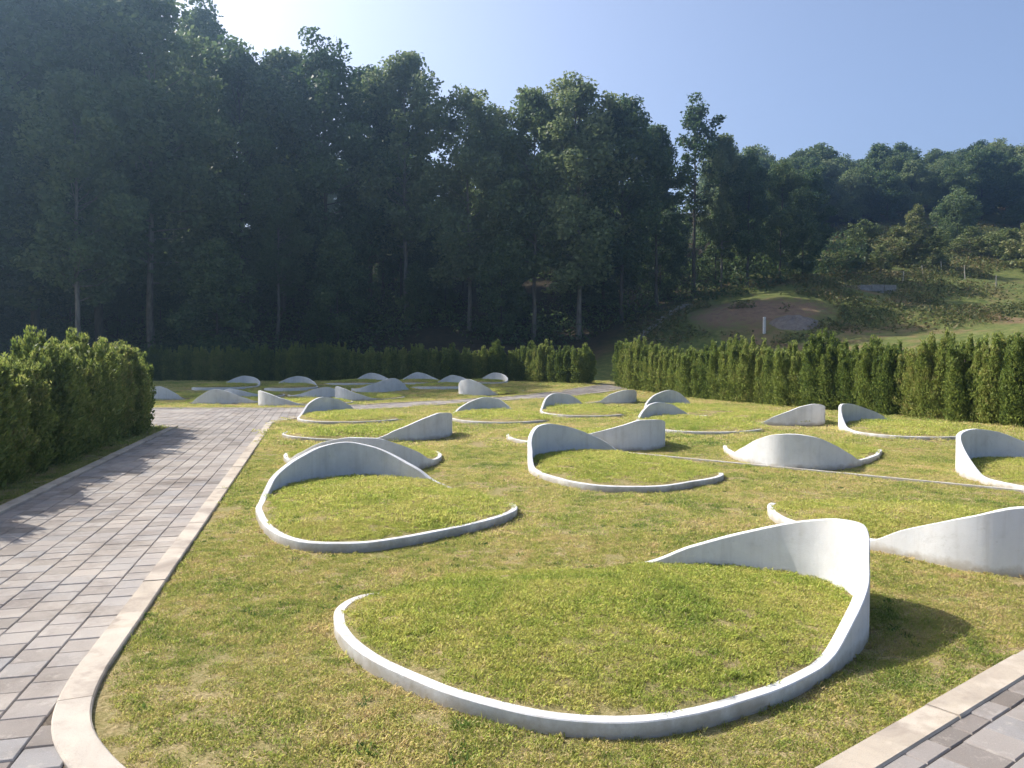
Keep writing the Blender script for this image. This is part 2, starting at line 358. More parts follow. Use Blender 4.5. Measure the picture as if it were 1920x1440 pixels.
kerb_line('kerb', [P(-6, PW), P(15.0, PW)], 0.14, 1, 1.0, 0.035, 'pale granite kerb below the left hedge')
kerb_line('kerb', [P(15.6, 0.0), (-5.9, 20.6), (-4.5, 24.15), (-1.4, 28.2), (2.3, 32.2), (5.7, 36.2)], 0.12, -1, 1.0, 0.012, 'thin pale kerb along the far diagonal path')
kerb_line('kerb', [(-14.5, 24.4), (-6.8, 24.75), (-2.2, 29.4), (0.9, 33.0), (4.2, 37.4)], 0.12, 1, 1.0, 0.02, 'thin pale kerb on the far side of the back path')
tag(mesh_obj('edging_strip', *(lambda A, B: ([(A[0] + t * (B[0] - A[0]) + n * 0.012, A[1] + t * (B[1] - A[1]) + n * 0.024, z) for t in np.linspace(0, 1, 13) for n in (-1, 1) for z in (-0.06, 0.012)],
    [q for i in range(12) for q in ((4 * i + 1, 4 * i + 3, 4 * i + 7, 4 * i + 5), (4 * i, 4 * i + 1, 4 * i + 5, 4 * i + 4), (4 * i + 2, 4 * i + 6, 4 * i + 7, 4 * i + 3))] + [(0, 2, 3, 1), (48, 49, 51, 50)]))((1.7, 13.2), (9.0, 6.75)), M_conc),
    'thin straight pale edging strip crossing the lawn behind the rings', 'edging')

# ------------------------------------------------------------------ ring walls
def periodic(tab, al):
    """monotone cubic through (angle deg, value), periodic."""
    tab = sorted(tab); x = np.array([t[0] for t in tab], float); y = np.array([t[1] for t in tab], float)
    x = np.concatenate([x[-3:] - 360, x, x[:3] + 360]); y = np.concatenate([y[-3:], y, y[:3]])
    h = np.diff(x); d = np.diff(y) / h; m = np.zeros(len(x))
    for i in range(1, len(x) - 1):
        if d[i - 1] * d[i] > 0:
            w1, w2 = 2 * h[i] + h[i - 1], h[i] + 2 * h[i - 1]; m[i] = (w1 + w2) / (w1 / d[i - 1] + w2 / d[i])
    al = np.asarray(al, float) % 360; i = np.clip(np.searchsorted(x, al) - 1, 0, len(h) - 1)
    t = (al - x[i]) / h[i]; t2, t3 = t * t, t ** 3
    return (2 * t3 - 3 * t2 + 1) * y[i] + (t3 - 2 * t2 + t) * h[i] * m[i] + (-2 * t3 + 3 * t2) * y[i + 1] + (t3 - t2) * h[i] * m[i + 1]
RINGS = []
def ring(label, c, prof, a=1.75, b=1.3, th=0, rtab=None, thick=0.065, dome=0.145):
    gnd = float(terrain(*c)) + 0.02
    N = 288; al = np.arange(N) * 360.0 / N
    if rtab:
        xs_, ys_ = [], []
        k = np.array(sorted(rtab)); r = periodic(rtab, al)
        for _ in range(6): r = 0.25 * np.roll(r, 1) + 0.5 * r + 0.25 * np.roll(r, -1)
    else:
        t = np.radians(al - th); r = a * b / np.sqrt((b * np.cos(t)) ** 2 + (a * np.sin(t)) ** 2)
    h = periodic(prof, al); h = np.where(h > 0, h * (0.70 + 0.30 * smooth(.075, .2, h)), h)
    xy = np.stack([c[0] + r * np.cos(np.radians(al)), c[1] + r * np.sin(np.radians(al))], 1)     # outer face line
    tg = np.roll(xy, -1, 0) - np.roll(xy, 1, 0); tg /= np.linalg.norm(tg, axis=1)[:, None]
    nrm = np.stack([-tg[:, 1], tg[:, 0]], 1)                                                     # inward (counter-clockwise order)
    inn = xy + nrm * thick
    on = h > -0.035
    # rotate so that the run starts after the gap
    gaps = np.where(~on)[0]
    if len(gaps):
        st = [i for i in range(N) if on[i] and not on[i - 1]]
        best = max(st, key=lambda i: next(k for k in range(1, N + 1) if not on[(i + k) % N]))
        L = next(k for k in range(1, N + 1) if not on[(best + k) % N]); idx = [(best + k) % N for k in range(L)]
    else: idx = list(range(N))
    V, Fc = [], []; ch = 0.005
    for i in idx:
        o_, n_ = xy[i], nrm[i]; top = gnd + h[i]
        for q, z in ((o_, gnd - 0.16), (o_, top - ch), (o_ + n_ * ch, top), (o_ + n_ * (thick - ch), top), (o_ + n_ * thick, top - ch), (o_ + n_ * thick, gnd - 0.16)):
            V.append((q[0], q[1], z))
    for k in range(len(idx) - 1):
        for m in range(5): Fc.append((k * 6 + m, k * 6 + m + 1, (k + 1) * 6 + m + 1, (k + 1) * 6 + m)[::-1])
    e = (len(idx) - 1) * 6; Fc += [tuple(range(6)), tuple(e + m for m in range(6))[::-1]]
    o = mesh_obj('concrete_ring', V, Fc, M_conc); me = o.data
    for p_ in me.polygons: p_.use_smooth = True
    me.set_sharp_from_angle(angle=R(25))
    tag(o, label, 'ring wall', 'white concrete ring walls on the lawn', 'thing')
    # raised lawn inside
    zb = np.clip(np.minimum(h - 0.008, 0.06), -0.03, 0.06); zc = dome; rin = r - thick * 0.5
    V = [(c[0], c[1], gnd + zc)]; fr = [0.2, 0.4, 0.55, 0.7, 0.82, 0.92, 1.0]; sel = range(0, N, 2); n = N // 2
    for f in fr:
        for i in sel: V.append((c[0] + rin[i] * f * math.cos(R(al[i])), c[1] + rin[i] * f * math.sin(R(al[i])), gnd + zb[i] + (zc - zb[i]) * (1 - f ** 2.2)))
    Fc = [(0, 1 + i, 1 + (i + 1) % n) for i in range(n)]
    for g in range(len(fr) - 1):
        for i in range(n): j = (i + 1) % n; Fc.append((1 + g * n + i, 1 + (g + 1) * n + i, 1 + (g + 1) * n + j, 1 + g * n + j))
    lo = mesh_obj('raised_lawn', V, Fc, M_soil, smooth_shade=True); tag(lo, 'grass mound held inside a concrete ring', None, None, 'structure')
    RINGS.append(dict(c=c, al=al, rin=rin, rout=r, zb=zb, zc=zc, gnd=gnd, h=h, thick=thick))
    return o
G_ = -0.06
ring('nearest and largest white ring wall, its high side at the right casting a dark shadow', (0.55, 4.64),
     [(79, 0.0), (72, .055), (55, .19), (40, .33), (26, .46), (18, .51), (9, .53), (3, .48), (357, .39), (350, .31), (342, .235), (333, .155), (326, .10), (318, .078), (270, .078), (200, .078), (178, .06), (165, .03), (158, -.01), (150, G_), (115, G_), (85, G_)],
     rtab=[(358, 1.60), (350, 1.53), (342, 1.45), (325, 1.33), (310, 1.30), (296, 1.31), (281, 1.37), (267, 1.43), (255, 1.44), (241, 1.42), (227, 1.42), (207, 1.49), (196, 1.55), (185, 1.61), (174, 1.66), (167, 1.65), (160, 1.60), (140, 1.48), (120, 1.35), (100, 1.23), (84, 1.19), (69, 1.22), (52, 1.35), (38, 1.56), (28, 1.71), (20, 1.78), (13, 1.77), (5, 1.70)])
ring('white ring beside the paved path with high arch at back left and low kerb', (-1.4, 8.2),
     [(62, -.01), (69, .055), (87, .26), (104, .46), (113, .51), (123, .47), (133, .38), (147, .26), (160, .17), (174, .11), (186, .085), (260, .085), (330, .085), (350, .07), (5, .035), (11, -.01), (18, G_), (40, G_), (56, G_)],
     rtab=[(134, 1.84), (117, 2.0), (101, 1.85), (83, 1.57), (72, 1.48), (56, 1.42), (40, 1.38), (20, 1.38), (4, 1.42), (342, 1.5), (321, 1.5), (300, 1.57), (285, 1.72), (274, 1.85), (262, 1.86), (252, 1.74), (240, 1.55), (223, 1.36), (205, 1.28), (185, 1.3), (165, 1.43), (150, 1.63)])
ring('dull white ring wall showing its outer face just behind the arched one by the path', (-2.43, 12.48),
     [(150, G_), (160, G_), (166, 0), (175, .07), (216, .085), (240, .21), (262, .42), (276, .49), (286, .48), (298, .37), (307, .26), (318, .13), (330, .085), (0, .075), (22, .05), (34, -.01), (42, G_), (100, G_)], 1.81, 1.24, -71)
ring('white ring wall by the path whose high right end points up like a fin', (-3.03, 16.1),
     [(90, G_), (120, G_), (152, G_), (162, 0), (170, .06), (217, .065), (265, .05), (285, .08), (306, .24), (326, .43), (338, .5), (350, .48), (5, .38), (25, .2), (45, .06), (60, 0), (70, G_)], 1.78, 1.34, -4)
ring('small far white arch ring nearest the path junction, its kerb facing the viewer', (-4.22, 20.7),
     [(90, G_), (96, 0), (107, .22), (119, .42), (137, .5), (158, .37), (175, .16), (195, .07), (320, .06), (335, 0), (345, G_), (40, G_)], 1.9, 1.5, 90)
ring('white arch ring standing alone in mid lawn right of the fin shaped wall', (-0.33, 20.7),
     [(68, G_), (75, 0), (84, .22), (93, .42), (104, .46), (116, .38), (130, .25), (148, .12), (170, .07), (300, .06), (325, 0), (335, G_), (20, G_)], 2.0, 1.39, -85)
ring('white ring wall in the middle of the lawn, arch at back left, whole kerb visible', (1.53, 10.93),
     [(70, G_), (76, 0), (96, .32), (109, .47), (123, .54), (134, .52), (145, .44), (157, .33), (168, .23), (180, .15), (193, .085), (300, .08), (335, .065), (345, .03), (351, G_), (30, G_)],
     rtab=[(168, 1.32), (181, 1.29), (194, 1.28), (225, 1.41), (242, 1.6), (259, 1.74), (275, 1.73), (302, 1.52), (325, 1.5), (345, 1.42), (10, 1.37), (40, 1.5), (60, 1.68), (76, 1.82), (90, 1.84), (105, 1.85), (124, 1.80), (140, 1.6), (155, 1.43)])
ring('white ring wall with upright outer face, directly behind the ring in the lawn centre', (1.37, 14.99),
     [(60, G_), (100, G_), (134, G_), (141, 0), (150, .06), (210, .07), (240, .1), (258, .2), (276, .33), (288, .43), (300, .52), (312, .51), (330, .42), (0, .22), (30, .06), (42, 0), (50, G_)], 1.83, 1.27, -54)
ring('low white arch ring overlapping another arch, in front of the long hedge', (4.46, 18.25),
     [(70, G_), (76, 0), (88, .21), (99, .40), (112, .46), (122, .43), (135, .31), (150, .17), (170, .075), (240, .07), (310, .055), (320, 0), (330, G_), (20, G_)], 2.1, 1.5, 79)
ring('rear one of two overlapping arches, sunlit on its right slope, close to the hedge', (5.63, 23.1),
     [(74, G_), (79, 0), (86, .24), (95, .50), (102, .56), (118, .45), (140, .22), (160, .08), (240, .055), (290, .05), (300, 0), (310, G_), (20, G_)], 2.2, 1.6, -87)
ring('white wedge shaped wall rising to the right against the foot of the long hedge', (6.55, 20.09),
     [(238, G_), (246, 0), (257, .14), (273, .33), (284, .45), (297, .5), (313, .44), (335, .3), (0, .15), (30, .07), (100, .06), (150, .05), (165, 0), (175, G_), (210, G_)], 1.75, 1.32, -69)
ring('white ring wall near the hedge with its high lit side at the left, sloping right', (8.77, 17.05),
     [(60, G_), (67, 0), (88, .32), (116, .51), (139, .53), (155, .48), (175, .3), (192, .13), (212, .075), (290, .06), (310, 0), (320, G_), (20, G_)], 2.0, 1.39, 65)
ring('white ring wall cut by the right picture edge, high lit left side', (7.39, 10.04),
     [(42, G_), (50, 0), (75, .33), (89, .48), (104, .53), (125, .5), (143, .42), (160, .29), (175, .16), (190, .08), (300, .075), (340, .05), (350, 0), (358, G_)], 1.79, 1.29, 80)
ring('white dome shaped wall with a small hook at each end, showing its outer face', (4.88, 12.89),
     [(70, G_), (122, G_), (131, 0), (141, .06), (170, .08), (196, .09), (214, .19), (230, .40), (238, .48), (246, .5), (254, .47), (264, .34), (274, .19), (287, .09), (340, .08), (8, .06), (18, 0), (26, G_)],
     rtab=[(141, 1.38), (160, 1.27), (178, 1.25), (195, 1.33), (213, 1.55), (230, 1.79), (240, 1.92), (254, 1.93), (271, 1.67), (293, 1.31), (318, 1.17), (343, 1.2), (12, 1.5), (40, 1.8), (62, 1.9), (90, 1.75), (115, 1.52)])
ring('tall white wedge wall entering from the right behind the nearest ring', (4.08, 7.08),
     [(80, G_), (122, G_), (131, 0), (138, .06), (160, .08), (200, .085), (211, .095), (218, .15), (229, .25), (244, .39), (258, .5), (275, .52), (295, .42), (320, .22), (345, .08), (20, .06), (40, 0), (50, G_)],
     rtab=[(136, 1.75), (149, 1.66), (169, 1.5), (190, 1.3), (213, 1.23), (227, 1.26), (240, 1.38), (252, 1.47), (270, 1.51), (290, 1.48), (310, 1.42), (330, 1.36), (355, 1.30), (20, 1.25), (50, 1.28), (80, 1.4), (110, 1.65)])
ring('small white arch ring in front of the far diagonal path, kerb curving to the viewer', (2.2, 22.9),
     [(78, G_), (83, 0), (92, .27), (102, .44), (121, .49), (136, .42), (147, .32), (160, .17), (180, .08), (300, .055), (310, 0), (320, G_), (20, G_)], 2.1, 1.36, 84)
ring('low white wedge wall beside the far path near the gap in the hedge', (3.3, 28.8),
     [(228, G_), (240, 0), (264, .13), (276, .34), (298, .48), (318, .46), (340, .3), (0, .12), (30, .06), (60, 0), (72, G_), (150, G_)], 1.75, 1.3, -79)
def far_ring(label, c, apex, ccw, hmax=.52, th=80, kerb=True):
    s = 1 if ccw else -1
    pr = [(apex - s * 52, G_), (apex - s * 46, 0), (apex - s * 26, .27 * hmax / .52), (apex - s * 10, .46 * hmax / .52), (apex, hmax), (apex + s * 16, .46 * hmax / .52), (apex + s * 38, .26 * hmax / .52), (apex + s * 60, .1), (apex + s * 75, .05), (apex + s * 210, .04), (apex + s * 225, 0), (apex + s * 235, G_), (apex + s * 270, G_)]
    ring(label, c, [(a % 360, v) for a, v in pr], 1.7, 1.25, th)
far_ring('leftmost far ring wall, partly hidden behind the end of the left hedge', (-13.35, 31.0), 255, False, .52, 10)
far_ring('far white wall with flat top and a sunlit pointed tip, left of the junction', (-10.4, 28.2), 268, True, .52, 0)
far_ring('shaded far ring wall just behind the flat topped one with the lit tip', (-13.6, 36.6), 80, False, .5, 60)
far_ring('low shaded far wall between the lit tip and the rounded lit end', (-10.9, 32.4), 250, True, .36, 100)
far_ring('shaded far wall with a notched top standing against the dark hedge', (-10.5, 36.4), 95, False, .5, 100)
far_ring('far wall with a rounded sunlit left end at the edge of the back path', (-7.3, 27.3), 215, True, .5, 40)
far_ring('low far wall behind the rounded sunlit one, rising to the right', (-7.8, 32.6), 280, False, .4, 0)
far_ring('shaded far arch against the hedge, above two overlapping walls', (-7.9, 39.2), 70, False, .5, 10)
far_ring('far wedge wall with an upright left edge close to the back path', (-5.7, 30.9), 225, True, .52, 70)
far_ring('far wall with a rounded right shoulder behind the upright edged wedge', (-6.0, 35.8), 300, False, .52, 60)
far_ring('left one of two far domes beneath the dark back hedge', (-5.0, 39.6), 92, False, .52, 0)
far_ring('right one of two far domes beneath the dark back hedge', (-3.3, 36.9), 75, False, .52, 5)
far_ring('far wedge rising right to a point, next to the bright sunlit block', (-1.9, 39.8), 45, False, .5, 0)
far_ring('bright sunlit far wall at the end of the back row near the hedge gap', (-0.9, 34.3), 235, False, .6, 50)

# ------------------------------------------------------------------ lawn grass
def surf(x, y, margin):
    z = terrain(x, y); inwall = np.zeros(x.shape, bool); onm = np.zeros(x.shape, bool)
    for g in RINGS:
        dx, dy = x - g['c'][0], y - g['c'][1]; rad = np.hypot(dx, dy); near = rad < 2.6
        if not near.any(): continue
        a = np.degrees(np.arctan2(dy[near], dx[near])) % 360; i = (a / 360 * len(g['al'])).astype(int) % len(g['al'])
        f = rad[near] / g['rin'][i]
        zz = g['gnd'] + g['zb'][i] + (g['zc'] - g['zb'][i]) * (1 - np.clip(f, 0, 1) ** 2.2)
        idx = np.where(near)[0]; m = f < 1; z[idx[m]] = np.maximum(zz[m], z[idx[m]]); onm[idx[m]] = True
        w = (rad[near] < g['rout'][i] + margin) & (rad[near] > g['rout'][i] - g['thick'] - margin * 1.5) & (g['h'][i] > -0.005); inwall[idx[w]] = True
    return z, inwall, onm
def clump(name, rad, nb, lmin, lmax, wid, seed, mat=None):
    q = np.random.RandomState(seed); V = []
    r_ = rad * np.sqrt(q.rand(nb)); a = q.rand(nb) * 6.283; bx, by = r_ * np.cos(a), r_ * np.sin(a)
    L = q.uniform(lmin, lmax, nb); az = q.rand(nb) * 6.283; lean = np.abs(q.normal(0.75, 0.35, nb)); w = wid * q.uniform(.6, 1.3, nb)
    d = np.stack([np.cos(az), np.sin(az), np.zeros(nb)], 1); sd = np.stack([-np.sin(az), np.cos(az), np.zeros(nb)], 1); up = np.array([0, 0, 1.0])
    b = np.stack([bx, by, np.full(nb, -0.004)], 1)
    mid = b + d * (L * .5 * np.sin(lean * .6))[:, None] + up * (L * .5 * np.cos(lean * .6))[:, None]
    tip = mid + d * (L * .5 * np.sin(lean * 1.4))[:, None] + up * (L * .5 * np.cos(lean * 1.4))[:, None]
    v = np.stack([b - sd * w[:, None] / 2, b + sd * w[:, None] / 2, mid + sd * w[:, None] * .42, tip, mid - sd * w[:, None] * .42], 1)
    return bpy.data.objects.new(name, quads_mesh(name, v.reshape(-1, 3), 5, mat or M_grass))
def lib(name, objs):
    c = bpy.data.collections.new(name)
    for o in objs: c.objects.link(o)
    return c
def scatter(name, coll, pts, rot, scl, label, cat=None):
    me = bpy.data.meshes.new(name); me.vertices.add(len(pts)); me.vertices.foreach_set('co', pts.astype(np.float32).ravel())
    at = me.attributes.new('rot', 'FLOAT_VECTOR', 'POINT'); at.data.foreach_set('vector', rot.astype(np.float32).ravel())
    at = me.attributes.new('scl', 'FLOAT', 'POINT'); at.data.foreach_set('value', scl.astype(np.float32))
    o = bpy.data.objects.new(name, me); COL.objects.link(o)
    ng = bpy.data.node_groups.new(name, 'GeometryNodeTree'); ng.is_modifier = True
    ng.interface.new_socket('Geometry', in_out='INPUT', socket_type='NodeSocketGeometry'); ng.interface.new_socket('Geometry', in_out='OUTPUT', socket_type='NodeSocketGeometry')
    gi = ng.nodes.new('NodeGroupInput'); go = ng.nodes.new('NodeGroupOutput')
    ci = ng.nodes.new('GeometryNodeCollectionInfo'); ci.inputs['Collection'].default_value = coll; ci.inputs['Separate Children'].default_value = True; ci.inputs['Reset Children'].default_value = True
    ip = ng.nodes.new('GeometryNodeInstanceOnPoints'); ip.inputs['Pick Instance'].default_value = True
    m2p = ng.nodes.new('GeometryNodeMeshToPoints')
    ra = ng.nodes.new('GeometryNodeInputNamedAttribute'); ra.data_type = 'FLOAT_VECTOR'; ra.inputs['Name'].default_value = 'rot'
    sa = ng.nodes.new('GeometryNodeInputNamedAttribute'); sa.data_type = 'FLOAT'; sa.inputs['Name'].default_value = 'scl'
    e2r = ng.nodes.new('FunctionNodeEulerToRotation')
    L = ng.links.new
    L(gi.outputs[0], m2p.inputs['Mesh']); L(m2p.outputs[0], ip.inputs['Points']); L(ci.outputs[0], ip.inputs['Instance'])
    L(ra.outputs['Attribute'], e2r.inputs[0]); L(e2r.outputs[0], ip.inputs['Rotation']); L(sa.outputs['Attribute'], ip.inputs['Scale']); L(ip.outputs[0], go.inputs[0])
    md = o.modifiers.new('scatter', 'NODES'); md.node_group = ng
    tag(o, label, cat, None, 'stuff'); return o
def vnoise(x, y, f, seed):
    q = np.random.RandomState(seed); T = q.rand(256, 256)
    u, v = x * f + 1000, y * f + 1000; i, j = np.floor(u).astype(int), np.floor(v).astype(int); a, b = u - i, v - j
    a, b = a * a * (3 - 2 * a), b * b * (3 - 2 * b); g = lambda p_, q_: T[p_ % 256, q_ % 256]
    return (g(i, j) * (1 - a) + g(i + 1, j) * a) * (1 - b) + (g(i, j + 1) * (1 - a) + g(i + 1, j + 1) * a) * b
def lawn_pts(y0, y1, dens, seed, margin, wide=1.2):
    q = np.random.RandomState(seed); W = y1 * .70 + wide; n = int(2 * W * (y1 - y0) * dens)
    x = q.uniform(-W, W, n); y = q.uniform(y0, y1, n)
    k = (np.abs(x) < y * .70 + wide) & ~inside(bed_poly, x, y) & (hedge_dist(x, y) < 1.6) & (y < 43.5)
    kx, ky = x - K0[0], y - K0[1]; s_, a_ = kx * D[0] + ky * D[1], kx * Ecr[0] + ky * Ecr[1]
    k &= ~((a_ > -0.165) & (a_ < 0.05) & (s_ > -0.4) & (s_ < 15.8)) & ~((a_ > PW - .02) & (a_ < PW + .16) & (s_ < 15.2))
    side = (x - Q0[0]) * N2[0] + (y - Q0[1]) * N2[1]; k &= ~((side > -0.15) & (x > 0.9) & (y < 8))
    for cxy in near_corner: k &= (x - cxy[0]) ** 2 + (y - cxy[1]) ** 2 > 0.165 ** 2
    x, y = x[k], y[k]; z, wall, onm = surf(x, y, margin)
    bare = vnoise(x, y, 1.6, 5) * .5 + vnoise(x, y, 5.0, 6) * .5
    dcorner = np.min(np.stack([np.hypot(x - c_[0], y - c_[1]) for c_ in near_corner[::6]]), 0)
    keep = ~wall & (q.rand(len(x)) < np.where(onm, 1.0, 0.22 + 0.78 * smooth(.26, .46, bare))) & (q.rand(len(x)) < .25 + .75 * smooth(.17, .42, dcorner))
    x, y, z, onm = x[keep], y[keep], z[keep], onm[keep]; n = len(x)
    rot = np.stack([q.normal(0, .10, n), q.normal(0, .10, n), q.rand(n) * 6.283], 1)
    scl = q.uniform(.75, 1.25, n) * (0.75 + .6 * vnoise(x, y, 2.2, 9)) * np.where(onm, 1.0, .95)
    return np.stack([x, y, z], 1), rot, scl, onm
SPEC = {'near': (.06, 112, .010, .026, .0024, 6), 'mid': (.11, 122, .015, .032, .0045, 5), 'far': (.26, 170, .020, .040, .011, 5)}
CL = {(k_, m_.name): lib(k_ + '_' + m_.name, [clump('tuft', *v_[:5], 20 * q_ + i_, m_) for i_ in range(v_[5])]) for q_, (k_, v_) in enumerate(SPEC.items()) for m_ in (M_grass, M_fresh)}
for kd, y0, y1, dn, sd, mg in (('near', 2.6, 7.0, 460, 1, .035), ('mid', 7.0, 14.0, 135, 2, .06), ('far', 14.0, 43.0, 32, 3, .15)):
    p_, r_, s_, on_ = lawn_pts(y0, y1, dn, sd, mg)
    scatter('grass', CL[kd, 'grass_blade'], p_[~on_], r_[~on_], s_[~on_], 'short mown green and straw coloured lawn grass', 'grass')
    scatter('mound_grass', CL[kd, 'mound_grass'], p_[on_], r_[on_], s_[on_] * 1.05, 'fresher yellow green grass on the mounds inside the rings', 'grass')
# untrimmed fringe along the foot of the nearer walls, and broad-leaved weeds in the turf
q = np.random.RandomState(77); fp, fs = [], []
for g in RINGS:
    if g['c'][1] > 17: continue
    step = 2 if g['c'][1] < 9 else 4
    for i_ in range(0, len(g['al']), step):
        if g['h'][i_] < 0: continue
        for _ in range(2):
            if q.rand() < .62: continue
            rr_ = g['rout'][i_] + q.uniform(.012, .05); a_ = R(g['al'][i_] + q.uniform(-1.2, 1.2)); fp.append((g['c'][0] + rr_ * math.cos(a_), g['c'][1] + rr_ * math.sin(a_), g['gnd'] - .02)); fs.append(q.uniform(.5, 1.15))
fp = np.array(fp); n_ = len(fp)
fr_cl = lib('fringe_clumps', [clump('tuft', .03, 16, .02, .05, .0036, 300 + i_, M_grass) for i_ in range(4)])
scatter('grass_fringe', fr_cl, fp, np.stack([q.normal(0, .15, n_), q.normal(0, .15, n_), q.rand(n_) * 6.28], 1), np.array(fs), 'untrimmed grass fringe along the foot of the walls', 'grass')
M_weed = mat_leaf('lawn_weed', [(0.3, (0.09, 0.17, 0.045)), (0.6, (0.16, 0.25, 0.06)), (0.8, (0.24, 0.30, 0.08))], 0.4, 3.0)
wd_cl = lib('weed_clumps', [clump('weed', .05, 26, .02, .045, .011, 330 + i_, M_weed) for i_ in range(4)])
p_, r_, s_, on_ = lawn_pts(2.6, 16.0, 14, 9, .06)
k_ = (vnoise(p_[:, 0], p_[:, 1], .9, 12) > .55) & (~on_ | (q.rand(len(p_)) < .15)); scatter('lawn_weeds', wd_cl, p_[k_], r_[k_], s_[k_] * .72, 'small broad leaved weeds scattered in the lawn', 'weeds')

# ------------------------------------------------------------------ vegetation builders
def tube(V, Fc, pts, rad, n=6):
    """tapered tube through pts."""
    pts = [np.array(p, float) for p in pts]; base = len(V)
    for k, p in enumerate(pts):
        t = pts[min(k + 1, len(pts) - 1)] - pts[max(k - 1, 0)]; t /= np.linalg.norm(t) + 1e-9
        u = np.cross(t, [0.3, 0.9, 0.2]); u /= np.linalg.norm(u) + 1e-9; w = np.cross(t, u)
        for q in range(n): a = 6.2832 * q / n; V.append(tuple(p + (u * math.cos(a) + w * math.sin(a)) * rad[k]))
    for k in range(len(pts) - 1):
        for q in range(n): Fc.append((base + k * n + q, base + k * n + (q + 1) % n, base + (k + 1) * n + (q + 1) % n, base + (k + 1) * n + q))
def leaf_quads(c, L, W, q, upbias=0.25, dirs=None):
    n = len(c); d = q.normal(size=(n, 3)); d[:, 2] = d[:, 2] * .6 + upbias
    if dirs is not None: d = d * .55 + dirs
    d /= np.linalg.norm(d, axis=1)[:, None]; r = q.normal(size=(n, 3)); sd = np.cross(d, r); sd /= np.linalg.norm(sd, axis=1)[:, None] + 1e-9
    nn = np.cross(d, sd); Ls = (L * q.uniform(.6, 1.35, n))[:, None]; Ws = (W * q.uniform(.6, 1.35, n))[:, None]
    b = c - d * Ls / 2; t = c + d * Ls / 2; m = c - d * Ls * .05 + nn * Ls * .10
    return np.stack([b, m + sd * Ws / 2, t, m - sd * Ws / 2], 1).reshape(-1, 3)
def tree_mesh(seed, H=20.0, base=.35, rad=3.6, nleaf=15000, L=.34, W=.22, dens=1.0, leafm=M_oak, bark=M_bark, lean=.03, top_round=.8, clumps=46):
    q = np.random.RandomState(seed); V, Fc = [], []
    n = 9; off = np.cumsum(q.normal(0, lean * H / n, (n, 2)), 0); off[0] = 0; tz = np.linspace(0, .93 * H, n)
    tp = [np.array([off[i, 0], off[i, 1], tz[i]]) for i in range(n)]; r0 = .0105 * H
    tube(V, Fc, [tp[0] - np.array([0, 0, .6])] + tp, [r0 * 1.35] + [r0 * (1 - .86 * (i / (n - 1)) ** .9) * (1.15 if i == 0 else 1) for i in range(n)], 7)
    blobs = []
    for k in range(clumps):
        f = base + (1 - base) * ((k + q.rand()) / clumps) ** .85
        prof = max(math.sin(math.pi * min(1, max(.02, (f - base) / (1 - base) * .74 + .17))) ** .7, .34)
        a = k * 2.4 + q.normal(0, .5); rr = rad * prof * q.uniform(.35, .98) * (.45 if k > clumps - 6 else 1)
        st = np.array([np.interp(f * H * .82, tz, off[:, 0]), np.interp(f * H * .82, tz, off[:, 1]), min(f * H * .82, tz[-1])])
        en = np.array([st[0] + math.cos(a) * rr, st[1] + math.sin(a) * rr, f * H * (.975 if f > .85 else 1) - q.uniform(0, .5)])
        mid = (st + en) / 2 + np.array([0, 0, -.08 * rr]) + q.normal(0, .12, 3)
        rb = r0 * .34 * (1 - .6 * f); tube(V, Fc, [st, mid, en], [rb, rb * .65, rb * .2], 4)
        s = q.uniform(.6, 1.2) * rad * .36
        blobs.append((en, s)); blobs.append(((mid + en) / 2 + q.normal(0, .3, 3), s * .7))
        for _ in range(2): blobs.append((en + np.clip(q.normal(0, 1, 3), -1.1, 1.1) * s * .55, s * q.uniform(.4, .7)))
    w = np.array([b[1] ** 2 for b in blobs]); w /= w.sum(); idx = q.choice(len(blobs), nleaf, p=w)
    dv = q.normal(size=(nleaf, 3)); dv /= np.linalg.norm(dv, axis=1)[:, None]; rr = q.rand(nleaf) ** .45
    C = np.array([b[0] for b in blobs])[idx] + dv * (rr * np.array([b[1] for b in blobs])[idx])[:, None] * np.array([1, 1, .72])
    C = C[C[:, 2] > base * H * .7]
    crown = quads_mesh('crown', leaf_quads(C, L, W, q), 4, leafm)
    tm = bpy.data.meshes.new('trunk'); tm.from_pydata(V, [], Fc); tm.materials.append(bark); tm.polygons.foreach_set('use_smooth', [True] * len(tm.polygons))
    return tm, crown, H
def plant(name, var, x, y, h, rz, label, cat, group, sx=1.0, names=('trunk', 'crown')):
    r = empty(name, (x, y, float(terrain(x, y)) - .05), rz); tag(r, label, cat, group)
    s = h / var[2]; r.scale = (s * sx, s * sx, s)
    for nm, me_ in zip(names, var[:2]):
        o = bpy.data.objects.new(nm, me_); COL.objects.link(o); o.parent = r
    return r
